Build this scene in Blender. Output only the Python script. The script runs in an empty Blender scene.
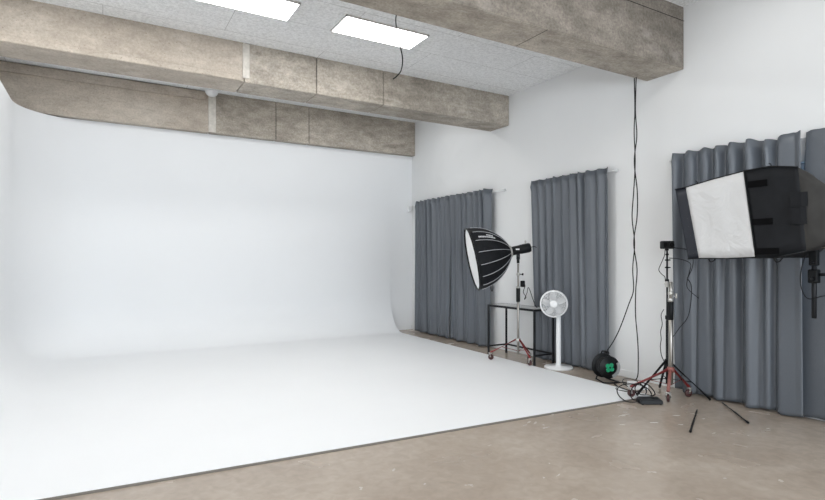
import bpy, bmesh, math, random
from mathutils import Vector as V, Matrix
random.seed(7)
C = bpy.context.scene.collection
PI = math.pi
sc = bpy.context.scene

# ------------------------------------------------------------------ materials
def new_mat(name):
    m = bpy.data.materials.new(name); m.use_nodes = True
    nt = m.node_tree
    return m, nt, nt.nodes['Principled BSDF']

def flat(name, col, rough=0.5, metal=0.0, var=0.06, scale=30, bump=0.0, bscale=200, sheen=0.0, spec=0.5, bd=.01):
    """plain colour with a slight noise variation and optional fine bump"""
    m, nt, b = new_mat(name)
    N = nt.nodes; L = nt.links
    tc = N.new('ShaderNodeTexCoord')
    n = N.new('ShaderNodeTexNoise'); n.inputs['Scale'].default_value = scale; n.inputs['Detail'].default_value = 4
    L.new(tc.outputs['Object'], n.inputs['Vector'])
    r = N.new('ShaderNodeValToRGB')
    r.color_ramp.elements[0].position = 0.3; r.color_ramp.elements[1].position = 0.7
    r.color_ramp.elements[0].color = [c * (1 - var) for c in col] + [1]
    r.color_ramp.elements[1].color = [min(1, c * (1 + var)) for c in col] + [1]
    L.new(n.outputs['Fac'], r.inputs['Fac']); L.new(r.outputs['Color'], b.inputs['Base Color'])
    b.inputs['Roughness'].default_value = rough; b.inputs['Metallic'].default_value = metal
    b.inputs['Specular IOR Level'].default_value = spec
    if sheen:
        b.inputs['Sheen Weight'].default_value = sheen
    if bump:
        n2 = N.new('ShaderNodeTexNoise'); n2.inputs['Scale'].default_value = bscale; n2.inputs['Detail'].default_value = 3
        L.new(tc.outputs['Object'], n2.inputs['Vector'])
        bp = N.new('ShaderNodeBump'); bp.inputs['Strength'].default_value = bump; bp.inputs['Distance'].default_value = bd
        if bd > .05: n2.inputs['Distortion'].default_value = 2.0
        L.new(n2.outputs['Fac'], bp.inputs['Height']); L.new(bp.outputs['Normal'], b.inputs['Normal'])
    return m

def concrete(name, light, dark, stain, grain=1.0, mott=.85):
    m, nt, b = new_mat(name)
    N = nt.nodes; L = nt.links
    tc = N.new('ShaderNodeTexCoord')
    def noise(scale, detail=6, stretch=None, rough=0.6):
        n = N.new('ShaderNodeTexNoise'); n.inputs['Scale'].default_value = scale
        n.inputs['Detail'].default_value = detail; n.inputs['Roughness'].default_value = rough
        if stretch:
            mp = N.new('ShaderNodeMapping'); mp.inputs['Scale'].default_value = stretch
            L.new(tc.outputs['Object'], mp.inputs['Vector']); L.new(mp.outputs['Vector'], n.inputs['Vector'])
        else:
            L.new(tc.outputs['Object'], n.inputs['Vector'])
        return n
    def ramp(src, p0, p1, c0, c1):
        r = N.new('ShaderNodeValToRGB')
        r.color_ramp.elements[0].position = p0; r.color_ramp.elements[1].position = p1
        r.color_ramp.elements[0].color = (*c0, 1); r.color_ramp.elements[1].color = (*c1, 1)
        L.new(src, r.inputs['Fac']); return r
    def mix(kind, fac, a, c):
        x = N.new('ShaderNodeMix'); x.data_type = 'RGBA'; x.blend_type = kind
        if isinstance(fac, float): x.inputs['Factor'].default_value = fac
        else: L.new(fac, x.inputs['Factor'])
        L.new(a, x.inputs['A']); L.new(c, x.inputs['B']); return x.outputs['Result']
    big = ramp(noise(1.1, 7, None, .62).outputs['Fac'], .38, .62, dark, light)
    fine = ramp(noise(38, 6, None, .7).outputs['Fac'], .32, .68, (.62,)*3, (1.18,)*3)
    c = mix('MULTIPLY', 0.9 * grain, big.outputs['Color'], fine.outputs['Color'])
    mid = ramp(noise(7, 6, (0.6, 1, 1.5), .65).outputs['Fac'], .36, .64, (.74, .73, .72), (1.16, 1.15, 1.14))
    c = mix('MULTIPLY', mott, c, mid.outputs['Color'])
    pale = ramp(noise(1.9, 8, (.8, 1, 1.2), .7).outputs['Fac'], .56, .70, (0, 0, 0), (1, 1, 1))
    pm = N.new('ShaderNodeMath'); pm.operation = 'MULTIPLY'; pm.inputs[1].default_value = 0.55
    L.new(pale.outputs['Color'], pm.inputs[0])
    pc_ = N.new('ShaderNodeRGB'); pc_.outputs[0].default_value = (min(1, light[0] * 1.35), min(1, light[1] * 1.38), min(1, light[2] * 1.44), 1)
    c = mix('MIX', pm.outputs[0], c, pc_.outputs[0])
    st = ramp(noise(2.3, 9, (0.45, 1, 1.8), .72).outputs['Fac'], .60, .72, (0, 0, 0), (1, 1, 1))
    sc_ = N.new('ShaderNodeRGB'); sc_.outputs[0].default_value = (*stain, 1)
    sm = N.new('ShaderNodeMath'); sm.operation = 'MULTIPLY'; sm.inputs[1].default_value = 0.7
    L.new(st.outputs['Color'], sm.inputs[0])
    c = mix('MIX', sm.outputs[0], c, sc_.outputs[0])
    pits = ramp(noise(60, 2).outputs['Fac'], .66, .72, (1, 1, 1), (.4, .37, .35))
    c = mix('MULTIPLY', 0.7, c, pits.outputs['Color'])
    L.new(c, b.inputs['Base Color']); b.inputs['Roughness'].default_value = 0.85
    bp = N.new('ShaderNodeBump'); bp.inputs['Strength'].default_value = 0.35; bp.inputs['Distance'].default_value = 0.01
    L.new(noise(30, 6).outputs['Fac'], bp.inputs['Height']); L.new(bp.outputs['Normal'], b.inputs['Normal'])
    return m

def floor_mat():
    m, nt, b = new_mat('sealed_concrete'); N = nt.nodes; L = nt.links
    tc = N.new('ShaderNodeTexCoord')
    def noise(s, d=6, st=None):
        n = N.new('ShaderNodeTexNoise'); n.inputs['Scale'].default_value = s; n.inputs['Detail'].default_value = d
        n.inputs['Distortion'].default_value = 0.6
        if st:
            mp = N.new('ShaderNodeMapping'); mp.inputs['Scale'].default_value = st
            L.new(tc.outputs['Object'], mp.inputs['Vector']); L.new(mp.outputs['Vector'], n.inputs['Vector'])
        else: L.new(tc.outputs['Object'], n.inputs['Vector'])
        return n
    r = N.new('ShaderNodeValToRGB')
    r.color_ramp.elements[0].position = .3; r.color_ramp.elements[1].position = .72
    r.color_ramp.elements[0].color = (.35, .29, .235, 1); r.color_ramp.elements[1].color = (.45, .385, .32, 1)
    L.new(noise(1.3).outputs['Fac'], r.inputs['Fac'])
    f = N.new('ShaderNodeValToRGB')
    f.color_ramp.elements[0].position = .3; f.color_ramp.elements[1].position = .7
    f.color_ramp.elements[0].color = (.86, .86, .86, 1); f.color_ramp.elements[1].color = (1.08, 1.08, 1.08, 1)
    L.new(noise(14, 8).outputs['Fac'], f.inputs['Fac'])
    x = N.new('ShaderNodeMix'); x.data_type = 'RGBA'; x.blend_type = 'MULTIPLY'; x.inputs['Factor'].default_value = .8
    L.new(r.outputs['Color'], x.inputs['A']); L.new(f.outputs['Color'], x.inputs['B'])
    L.new(x.outputs['Result'], b.inputs['Base Color'])
    rr = N.new('ShaderNodeMapRange'); rr.inputs['To Min'].default_value = .16; rr.inputs['To Max'].default_value = .34
    L.new(noise(3).outputs['Fac'], rr.inputs['Value']); L.new(rr.outputs['Result'], b.inputs['Roughness'])
    b.inputs['Specular IOR Level'].default_value = 0.5
    return m

def woodwool():
    m, nt, b = new_mat('woodwool_panel'); N = nt.nodes; L = nt.links
    tc = N.new('ShaderNodeTexCoord')
    n = N.new('ShaderNodeTexNoise'); n.inputs['Scale'].default_value = 34; n.inputs['Detail'].default_value = 5; n.inputs['Roughness'].default_value = .75
    L.new(tc.outputs['Object'], n.inputs['Vector'])
    r = N.new('ShaderNodeValToRGB')
    r.color_ramp.elements[0].position = .34; r.color_ramp.elements[1].position = .60
    r.color_ramp.elements[0].color = (.66, .67, .675, 1); r.color_ramp.elements[1].color = (.90, .91, .92, 1)
    L.new(n.outputs['Fac'], r.inputs['Fac'])
    # panel joints
    br = N.new('ShaderNodeTexBrick'); br.offset = 0.5
    br.inputs['Scale'].default_value = 1.0; br.inputs['Brick Width'].default_value = 2.4; br.inputs['Row Height'].default_value = 0.6
    br.inputs['Mortar Size'].default_value = 0.003; br.inputs['Mortar Smooth'].default_value = 0
    mp = N.new('ShaderNodeMapping'); mp.inputs['Location'].default_value = (0.0, .28, 0)
    L.new(tc.outputs['Object'], mp.inputs['Vector']); L.new(mp.outputs['Vector'], br.inputs['Vector'])
    x = N.new('ShaderNodeMix'); x.data_type = 'RGBA'; x.blend_type = 'MIX'
    L.new(br.outputs['Fac'], x.inputs['Factor']); L.new(r.outputs['Color'], x.inputs['A'])
    x.inputs['B'].default_value = (.45, .45, .45, 1)
    L.new(x.outputs['Result'], b.inputs['Base Color']); b.inputs['Roughness'].default_value = .95
    bp = N.new('ShaderNodeBump'); bp.inputs['Strength'].default_value = .5; bp.inputs['Distance'].default_value = .01
    L.new(n.outputs['Fac'], bp.inputs['Height']); L.new(bp.outputs['Normal'], b.inputs['Normal'])
    return m

def emit(name, col, s):
    m, nt, b = new_mat(name)
    b.inputs['Base Color'].default_value = (.9, .9, .9, 1)
    b.inputs['Emission Color'].default_value = (*col, 1); b.inputs['Emission Strength'].default_value = s
    return m

def curtain_mat():
    m, nt, b = new_mat('blackout_fabric'); N = nt.nodes; L = nt.links
    tc = N.new('ShaderNodeTexCoord')
    w = N.new('ShaderNodeTexNoise'); w.inputs['Scale'].default_value = 260; w.inputs['Detail'].default_value = 2
    L.new(tc.outputs['Object'], w.inputs['Vector'])
    cr = N.new('ShaderNodeTexNoise'); cr.inputs['Scale'].default_value = 3.2; cr.inputs['Detail'].default_value = 4; cr.inputs['Distortion'].default_value = 1.2
    L.new(tc.outputs['Object'], cr.inputs['Vector'])
    r = N.new('ShaderNodeValToRGB')
    r.color_ramp.elements[0].color = (.079, .091, .107, 1); r.color_ramp.elements[1].color = (.126, .142, .165, 1)
    L.new(w.outputs['Fac'], r.inputs['Fac']); L.new(r.outputs['Color'], b.inputs['Base Color'])
    b.inputs['Roughness'].default_value = .40; b.inputs['Specular IOR Level'].default_value = .6
    bp = N.new('ShaderNodeBump'); bp.inputs['Strength'].default_value = .12; bp.inputs['Distance'].default_value = .02
    L.new(cr.outputs['Fac'], bp.inputs['Height']); L.new(bp.outputs['Normal'], b.inputs['Normal'])
    return m

M = dict(
    wall=flat('white_wall_paint', (.76, .77, .775), .75, var=.015, scale=1.2, bump=.04, bscale=160),
    cove=flat('white_cove_paint', (.83, .845, .86), .55, var=.01, scale=1.0, bump=.03, bscale=90),
    trimgrey=flat('grey_edge', (.16, .145, .125), .7),
    floor=floor_mat(), ceil=woodwool(),
    conc_tan=concrete('tan_concrete', (.515, .46, .395), (.44, .385, .325), (.25, .215, .175), .55, .5),
    conc_grey=concrete('grey_concrete', (.49, .445, .385), (.335, .30, .255), (.19, .165, .135), .9, .9),
    plaster=flat('pale_plaster', (.60, .57, .52), .9, var=.12, scale=20, bump=.3, bscale=60),
    conc_dark=concrete('dark_concrete', (.30, .27, .235), (.205, .182, .155), (.12, .10, .085)),
    hole=flat('dark_hole', (.012, .011, .010), .9),
    curtain=curtain_mat(),
    white=flat('white_plastic', (.80, .81, .82), .35, var=.01),
    whitep=flat('white_powder_coat', (.78, .79, .80), .45, var=.01),
    black=flat('black_powder_coat', (.008, .009, .011), .45, var=.1, spec=.25),
    blackp=flat('black_plastic', (.006, .007, .008), .42, var=.1, spec=.22),
    rubber=flat('black_rubber', (.008, .008, .009), .6, var=.1, spec=.2),
    blackf=flat('black_nylon', (.009, .010, .012), .65, var=.2, scale=9, bump=.25, bscale=14, spec=.18),
    blackf2=flat('black_velcro', (.004, .004, .0045), .9, spec=.05),
    lip=flat('dark_blue_black_nylon', (.010, .013, .022), .55, bump=.2, bscale=18),
    mesh=flat('grey_sheer_fabric', (.019, .018, .0165), .8, var=.4, scale=7, bump=.3, bscale=12),
    whitef=flat('white_diffusion_fabric', (.60, .605, .61), .8, var=.03, scale=4, bump=.16, bscale=4.0, bd=.12),
    diff=flat('white_diffuser', (.86, .87, .88), .7, var=.01),
    rib=flat('grey_piping', (.42, .43, .45), .5),
    chrome=flat('brushed_steel', (.33, .315, .29), .33, 1.0, var=.05),
    steel=flat('dull_steel', (.55, .54, .52), .4, .8, var=.08),
    red=flat('red_enamel', (.26, .026, .026), .38, var=.1),
    pink=flat('worn_red_enamel', (.27, .10, .085), .45, var=.15),
    tyre=flat('dark_red_tyre', (.055, .018, .017), .5),
    green=flat('green_plastic', (.0, .30, .13), .4),
    grey=flat('grey_plastic', (.30, .31, .31), .45),
    dgrey=flat('dark_grey_plastic', (.020, .0215, .0235), .55, spec=.25),
    tabletop=flat('pale_laminate', (.62, .63, .64), .3, var=.02),
    mark=flat('white_print', (.75, .76, .78), .6),
    panel=emit('led_diffuser', (1, .985, .96), 15.5), panelf=emit('led_diffuser_dim', (1, .985, .96), 8.0), panelb=emit('led_diffuser_back', (1, .985, .96), 7.0),
    frame=flat('white_aluminium', (.75, .75, .75), .5),
    glassblue=flat('window_tint', (.25, .36, .5), .2),
)
g = bpy.data.materials.new('window_glass'); g.use_nodes = True
gb = g.node_tree.nodes['Principled BSDF']; gb.inputs['Transmission Weight'].default_value = 1; gb.inputs['Roughness'].default_value = 0
gb.inputs['Base Color'].default_value = (.75, .87, .95, 1); gb.inputs['IOR'].default_value = 1.05
M['glass'] = g

# ------------------------------------------------------------------ mesh helpers (world coordinates; obj() moves them to the root)
def box(bm, c, s, rot=None, bev=0.0):
    r = bmesh.ops.create_cube(bm, size=1.0); vs = r['verts']
    mx = Matrix.Translation(V(c)) @ (rot if rot else Matrix.Identity(4)) @ Matrix.Diagonal((*s, 1))
    bmesh.ops.transform(bm, matrix=mx, verts=vs)
    if bev:
        es = {e for v in vs for e in v.link_edges}
        bmesh.ops.bevel(bm, geom=list(es), offset=bev, segments=2, affect='EDGES', profile=.5)
def box2(bm, a, b, bev=0.0):
    box(bm, [(p + q) / 2 for p, q in zip(a, b)], [abs(q - p) for p, q in zip(a, b)], None, bev)
def frame_of(d):
    d = V(d).normalized(); up = V((0, 0, 1)) if abs(d.z) < .9 else V((1, 0, 0))
    x = d.cross(up).normalized(); y = x.cross(d).normalized()
    return x, y, d
def tube(bm, pts, r, n=10, caps=True):
    """tube along points; r is a number or a list"""
    pts = [V(p) for p in pts]; rs = r if isinstance(r, (list, tuple)) else [r] * len(pts)
    rings = []; x = None
    for i, p in enumerate(pts):
        d = (pts[min(i + 1, len(pts) - 1)] - pts[max(i - 1, 0)])
        if d.length < 1e-9: d = V((0, 0, 1))
        d.normalize()
        if x is None: x, y, _ = frame_of(d)
        else:
            x = x - d * x.dot(d)
            if x.length < 1e-6: x, y, _ = frame_of(d)
            x.normalize(); y = d.cross(x).normalized()
        rings.append([bm.verts.new(p + (x * math.cos(2 * PI * k / n) + y * math.sin(2 * PI * k / n)) * rs[i]) for k in range(n)])
    for a, b in zip(rings, rings[1:]):
        for k in range(n):
            f = bm.faces.new((a[k], a[(k + 1) % n], b[(k + 1) % n], b[k])); f.smooth = True
    if caps:
        bm.faces.new(rings[0][::-1]); bm.faces.new(rings[-1])
def spline(pts, k=10, closed=False):
    pts = [V(p) for p in pts]; out = []
    n = len(pts)
    for i in range(n if closed else n - 1):
        if closed: p0, p1, p2, p3 = pts[i - 1], pts[i], pts[(i + 1) % n], pts[(i + 2) % n]
        else: p0, p1, p2, p3 = pts[max(i - 1, 0)], pts[i], pts[i + 1], pts[min(i + 2, n - 1)]
        for j in range(k):
            t = j / k
            out.append(.5 * ((2 * p1) + (p2 - p0) * t + (2 * p0 - 5 * p1 + 4 * p2 - p3) * t * t + (3 * p1 - p0 - 3 * p2 + p3) * t ** 3))
    if not closed: out.append(pts[-1])
    return out
def ringtube(bm, c, axis, R, r, n=40, m=8, a0=0, a1=2 * PI):
    x, y, d = frame_of(axis); c = V(c)
    if a1 - a0 > 6.28:
        rings = []
        for i in range(n):
            a = 2 * PI * i / n; e = x * math.cos(a) + y * math.sin(a)
            rings.append([bm.verts.new(c + e * (R + r * math.cos(2 * PI * k / m)) + d * r * math.sin(2 * PI * k / m)) for k in range(m)])
        for i in range(n):
            a_, b_ = rings[i], rings[(i + 1) % n]
            for k in range(m):
                f = bm.faces.new((a_[k], b_[k], b_[(k + 1) % m], a_[(k + 1) % m])); f.smooth = True
    else:
        tube(bm, [c + (x * math.cos(a0 + (a1 - a0) * i / n) + y * math.sin(a0 + (a1 - a0) * i / n)) * R for i in range(n + 1)], r, m)
def lathe(bm, c, axis, prof, n=36, smooth=True, cap=True):
    """profile of (radius, distance along axis)"""
    x, y, d = frame_of(axis); c = V(c); rings = []
    for r, h in prof:
        if r < 1e-6: rings.append([bm.verts.new(c + d * h)])
        else: rings.append([bm.verts.new(c + d * h + (x * math.cos(2 * PI * k / n) + y * math.sin(2 * PI * k / n)) * r) for k in range(n)])
    for a, b in zip(rings, rings[1:]):
        for k in range(n):
            if len(a) == 1 and len(b) == 1: continue
            if len(a) == 1: f = bm.faces.new((a[0], b[(k + 1) % n], b[k]))
            elif len(b) == 1: f = bm.faces.new((a[k], a[(k + 1) % n], b[0]))
            else: f = bm.faces.new((a[k], a[(k + 1) % n], b[(k + 1) % n], b[k]))
            f.smooth = smooth
    if cap:
        if len(rings[0]) > 1: bm.faces.new(rings[0][::-1])
        if len(rings[-1]) > 1: bm.faces.new(rings[-1])
def cyl(bm, a, b, r, n=20):
    a = V(a); b = V(b); d = b - a; L = d.length; e = min(r * .15, .004)
    lathe(bm, a, d, [(r - e, 0), (r, e), (r, L - e), (r - e, L)], n)
def sphere(bm, c, r, sx=1, sy=1, sz=1):
    q = bmesh.ops.create_uvsphere(bm, u_segments=20, v_segments=12, radius=r)
    bmesh.ops.transform(bm, matrix=Matrix.Translation(V(c)) @ Matrix.Diagonal((sx, sy, sz, 1)), verts=q['verts'])
    for v in q['verts']:
        for f in v.link_faces: f.smooth = True

ORIGIN = {}
def obj(name, bm, mat, parent=None, at=None, mods=None, label=None):
    """links the bmesh as ONE mesh object; the mesh is moved so that the origin sits at the parent's (or its own) base"""
    if parent is not None: o0 = ORIGIN[parent.name]
    else: o0 = V(at) if at is not None else V((0, 0, 0))
    bmesh.ops.recalc_face_normals(bm, faces=bm.faces)
    bmesh.ops.translate(bm, verts=bm.verts, vec=-o0)
    me = bpy.data.meshes.new(name); bm.to_mesh(me); bm.free()
    me.materials.append(M[mat] if isinstance(mat, str) else mat)
    o = bpy.data.objects.new(name, me); C.objects.link(o)
    if parent is not None: o.parent = parent
    else: o.location = o0
    ORIGIN[o.name] = o0
    if label: o['label'] = label
    return o
def thing(name, label, cat, at, group=None):
    o = bpy.data.objects.new(name, None); C.objects.link(o); o.location = at; o.empty_display_size = .1
    ORIGIN[o.name] = V(at); tag(o, label, cat, group); return o
def tag(o, label, cat, group=None):
    o['label'] = label; o['category'] = cat
    if group: o['group'] = group
    return o
def struct(name, bm, mat, label=None, at=None):
    o = obj(name, bm, mat, None, at); o['kind'] = 'structure'
    if label: o['label'] = label
    return o
B = bmesh.new
def part(name, mat, parent, fn, *a, label=None, **k):
    bm = B(); fn(bm, *a, **k); return obj(name, bm, mat, parent, label=label)

# ------------------------------------------------------------------ the room
XR, YB, XL, YF = 5.61, 9.66, -3.2, -3.4
ZB = 3.614                                   # underside of the beams
bm = B(); box2(bm, (XL - .2, YF - .2, -.1), (XR + .2, YB + .2, 0)); struct('floor', bm, 'floor', 'glossy beige sealed concrete floor')
# right wall with the window opening behind the curtains
WY0, WY1, WZ0, WZ1 = .35, 3.35, .9, 2.36
bm = B()
box2(bm, (XR, YF, 0), (XR + .2, WY0, 4.4)); box2(bm, (XR, WY1, 0), (XR + .2, YB + .2, 4.4))
box2(bm, (XR, WY0, 0), (XR + .2, WY1, WZ0)); box2(bm, (XR, WY0, WZ1), (XR + .2, WY1, 4.4))
struct('wall_right', bm, 'wall', 'white painted right wall')
bm = B(); box2(bm, (XL - .2, YB, 0), (XR, YB + .2, 4.4)); struct('wall_back', bm, 'cove', 'white back wall')
bm = B(); box2(bm, (XL - .2, YF - .2, 0), (XL, YB, 4.4)); struct('wall_left', bm, 'wall')
# front wall behind the viewer, with two openings added for the fill lamps
bm = B()
box2(bm, (XL, YF - .2, 0), (XR + .2, YF, .9)); box2(bm, (XL, YF - .2, 2.9), (XR + .2, YF, 4.4))
for a, b in ((XL, -2.4), (.8, 1.6), (4.8, XR + .2)): box2(bm, (a, YF - .2, .9), (b, YF, 2.9))
struct('wall_front', bm, 'wall')
bm = B(); box2(bm, (XR - .014, 3.75, 0), (XR, YB, .085), .003); struct('baseboard_right', bm, 'wall')
# ceiling, one field of acoustic boards per bay
bm = B(); box2(bm, (XL, 3.85, 4.07), (XR, 6.8, 4.4)); box2(bm, (XL, 6.8, 4.30), (XR, YB, 4.4)); box2(bm, (XL, YF, 4.27), (XR, 3.85, 4.4))
struct('ceiling', bm, 'ceil', 'speckled pale grey acoustic board ceiling')
# window
w = B()
for a, b in (((XR + .09, WY0, WZ0), (XR + .15, WY1, WZ0 + .06)), ((XR + .09, WY0, WZ1 - .06), (XR + .15, WY1, WZ1)),
             ((XR + .09, WY0, WZ0), (XR + .15, WY0 + .06, WZ1)), ((XR + .09, WY1 - .06, WZ0), (XR + .15, WY1, WZ1)),
             ((XR + .09, 1.82, WZ0), (XR + .15, 1.88, WZ1))): box2(w, a, b, .004)
win = struct('window_1', w, 'frame', 'window glimpsed through the gap between the right curtains')
w = B(); box2(w, (XR + .115, WY0 + .05, WZ0 + .05), (XR + .121, WY1 - .05, WZ1 - .05)); obj('pane', w, 'glass', win)

# beams: segments with open joints on a recessed core
def beam(y0, segs, right_mat, left_mat, label, ZB=3.614, depth=.47, ztop=4.36, ledge=None, chamfer=True):
    """segs: x positions of the joints from the left; the first segment is the smoother precast one"""
    root = None
    for i, (a, b) in enumerate(zip(segs, segs[1:])):
        bm = B(); g_ = .004
        a_ = a + (g_ if i else 0); b_ = b - (g_ if i < len(segs) - 2 else 0)
        box2(bm, (a_, y0, ZB), (b_, y0 + depth, ztop), .012)
        if i == 0 and root is None:
            root = struct('concrete_beam', bm, left_mat, label)
        else:
            obj('beam_segment', bm, right_mat, root)
    bm = B(); box2(bm, (segs[0], y0 + .02, ZB + .02), (segs[-1], y0 + depth - .02, ztop - .02)); obj('beam_core', bm, 'hole', root)
    return root
# beam nearest the camera (top right), middle beam, far beam over the backdrop, one more behind the viewer
b1 = beam(3.61, [XL, XR], 'conc_grey', 'conc_grey', 'nearest raw concrete ceiling beam, grey brown, across the top right', 3.578)
b2 = beam(6.57, [XL, 1.475, 2.39, 3.36, XR], 'conc_grey', 'conc_tan', 'middle raw concrete ceiling beam behind the two ceiling lights', 3.597)
b3 = beam(9.53, [XL, 1.56, 2.70, 3.32, XR], 'conc_grey', 'conc_tan', 'far raw concrete ceiling beam over the white backdrop')
b0 = beam(.65, [XL, 1.5, XR], 'conc_grey', 'conc_grey', 'concrete ceiling beam above the viewer')
# the sides of the near beam get a darker concrete colour than its underside
b1.data.materials.append(M['conc_dark'])
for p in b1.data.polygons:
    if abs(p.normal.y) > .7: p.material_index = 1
bm = B(); box2(bm, (XL, 3.6075, 4.115), (XR, 3.6105, 4.121)); obj('casting_line', bm, 'hole', b1)
bm = B(); box2(bm, (3.55, 3.62, 3.5768), (3.556, 4.06, 3.579)); obj('crack', bm, 'hole', b1)
# ledges of the precast left pieces and the pale plaster joints
bm = B(); box2(bm, (XL, 9.49, 4.15), (1.50, 9.535, 4.285), .008); obj('ledge', bm, 'conc_tan', b3)
bm = B(); box2(bm, (1.545, 9.515, ZB + .005), (1.665, 9.535, 4.28), .006); obj('plaster_joint', bm, 'plaster', b3, label='pale plaster strip filling the joint')
bm = B(); box2(bm, (XL, 6.545, 3.600), (1.44, 6.575, 3.672), .01); obj('ledge', bm, 'conc_tan', b2)
bm = B(); box2(bm, (1.455, 6.553, ZB + .03), (1.535, 6.575, 4.06), .006); obj('plaster_joint', bm, 'plaster', b2, label='pale plaster strip filling the joint')
# rusty stubs in drilled holes of the near beam
ZB1 = 3.578
for (x, y, z) in ((2.05, 3.78, ZB1), (3.50, 3.61, 3.86)):
    bm = B()
    if z == ZB1: lathe(bm, (x, y, z + .01), (0, 0, -1), [(.028, 0), (.028, .012), (.016, .014), (.013, .03), (.0, .032)], 14)
    else: lathe(bm, (x, y + .01, z), (0, -1, 0), [(.026, 0), (.026, .012), (.014, .014), (.012, .03), (.0, .032)], 14)
    obj('anchor_stub', bm, 'hole', b1)

# ------------------------------------------------------------------ white infinity cove (curved backdrop with a rounded corner)
XC, YC, ZC, RC, RV = -1.06, 9.648, 3.600, .70, .80      # left face, back face, height, cove radius, corner radius
RH = .50
T = .013                                            # thickness of the raised floor
bm = B()
# wall outline (plan) from the left front to the right end
plan = [(XC, 3.935, (1, 0))]
YJ = YC - RV
for i in range(24):
    plan.append((XC, 4.2 + (YC - RV - 4.2) * i / 23, (1, 0)))
for i in range(1, 17):
    a = PI - (PI / 2) * i / 16
    plan.append((XC + RV + RV * math.cos(a), YC - RV + RV * math.sin(a), (-math.cos(a), -math.sin(a))))
XE0, XE1 = 5.025, 5.10                              # right edge at the front and at the back
for i in range(1, 25):
    plan.append((XC + RV + (XE1 - .0 - XC - RV) * i / 24, YC, (0, -1)))
prof = [(0, ZC)] + [(0, ZC - (ZC - RC) * i / 5) for i in range(1, 6)]
for i in range(1, 15):
    a = (PI / 2) * i / 14
    prof.append((RH * (1 - math.cos(a)), RC - (RC - T) * math.sin(a)))
cols = []
for (x, y, n) in plan:
    rr = min(1.0, 0.999)
    cols.append([bm.verts.new((x + n[0] * o, y + n[1] * o, z)) for o, z in prof])
for a, b in zip(cols, cols[1:]):
    for k in range(len(prof) - 1):
        try:
            f = bm.faces.new((a[k], a[k + 1], b[k + 1], b[k])); f.smooth = True
        except ValueError: pass
# floor of the cove: fill from the inner outline to the front edge
inner = [c[-1] for c in cols]
fl = [bm.verts.new((XE0, 3.605, T)), bm.verts.new((inner[0].co.x, 3.935 - (inner[0].co.x - XC) * (3.935 - 3.605) / (XE0 - XC), T))]
inner[0].co.y = fl[1].co.y; bmesh.ops.delete(bm, geom=[fl[1]], context='VERTS'); fl[1] = inner[0]
f = bm.faces.new(inner + fl[:1])
bmesh.ops.triangulate(bm, faces=[f])
# thin visible thickness along the front and right side of the floor
lo = [bm.verts.new((XE0, 3.605, 0)), bm.verts.new((XC, 3.935, 0)), bm.verts.new((inner[-1].co.x, inner[-1].co.y, 0))]
bm.faces.new((fl[0], inner[0], lo[1], lo[0])); bm.faces.new((inner[-1], fl[0], lo[0], lo[2]))
cove = obj('infinity_cove', bm, 'cove'); tag(cove, 'white curved infinity cove backdrop sweeping from back wall onto floor', 'backdrop')
bm = B(); d = V((XC - XE0, 3.935 - 3.605, 0)).normalized(); nrm = V((-d.y, d.x, 0))
p0 = V((XE0, 3.605, 0)); p1 = V((XC, 3.935, 0))
sgn = -1 if nrm.y > 0 else 1
a0 = p0 + nrm * sgn * .001; a1 = p1 + nrm * sgn * .001; off = nrm * sgn * .022
v = [bm.verts.new(q) for q in (a0, a1, a1 + off, a0 + off)]; v2 = [bm.verts.new(q + V((0, 0, .011))) for q in (a0, a1, a1 + off, a0 + off)]
bm.faces.new(v[::-1]); bm.faces.new(v2)
for i in range(4): bm.faces.new((v[i], v[(i + 1) % 4], v2[(i + 1) % 4], v2[i]))
obj('edge_strip', bm, 'trimgrey', cove, label='dark grey strip along the front edge')

# ------------------------------------------------------------------ ceiling lights
def ceiling_panel(x0, x1, y0, y1, z, label, group='ceiling light panels', m='panel'):
    t = thing('ceiling_light', label, 'ceiling light', ((x0 + x1) / 2, (y0 + y1) / 2, z), group)
    bm = B(); e = .012
    for a, b in (((x0, y0), (x1, y0 + e)), ((x0, y1 - e), (x1, y1)), ((x0, y0), (x0 + e, y1)), ((x1 - e, y0), (x1, y1))):
        box2(bm, (*a, z - .02), (*b, z))
    obj('frame', bm, 'frame', t)
    bm = B(); box2(bm, (x0 + e, y0 + e, z - .016), (x1 - e, y1 - e, z - .006)); obj('diffuser', bm, m, t)
ceiling_panel(2.24, 3.28, 5.25, 5.70, 4.07, 'whole rectangular ceiling light panel in front of the middle beam')
ceiling_panel(.70, 1.74, 5.25, 5.70, 4.07, 'rectangular ceiling light panel cut by the top edge of the picture')
# dome lamp on the ceiling before the far beam
t = thing('dome_lamp', 'small white dome on the ceiling above the plaster joint of the far beam', 'ceiling dome', (1.57, 9.36, 4.30))
part('base_plate', 'white', t, lathe, (1.57, 9.36, 4.30), (0, 0, -1), [(.115, 0), (.115, .02), (.105, .028)], 28)
part('dome', 'white', t, lathe, (1.57, 9.36, 4.272), (0, 0, -1), [(.105, 0), (.10, .03), (.085, .06), (.05, .085), (0, .094)], 28)

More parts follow.
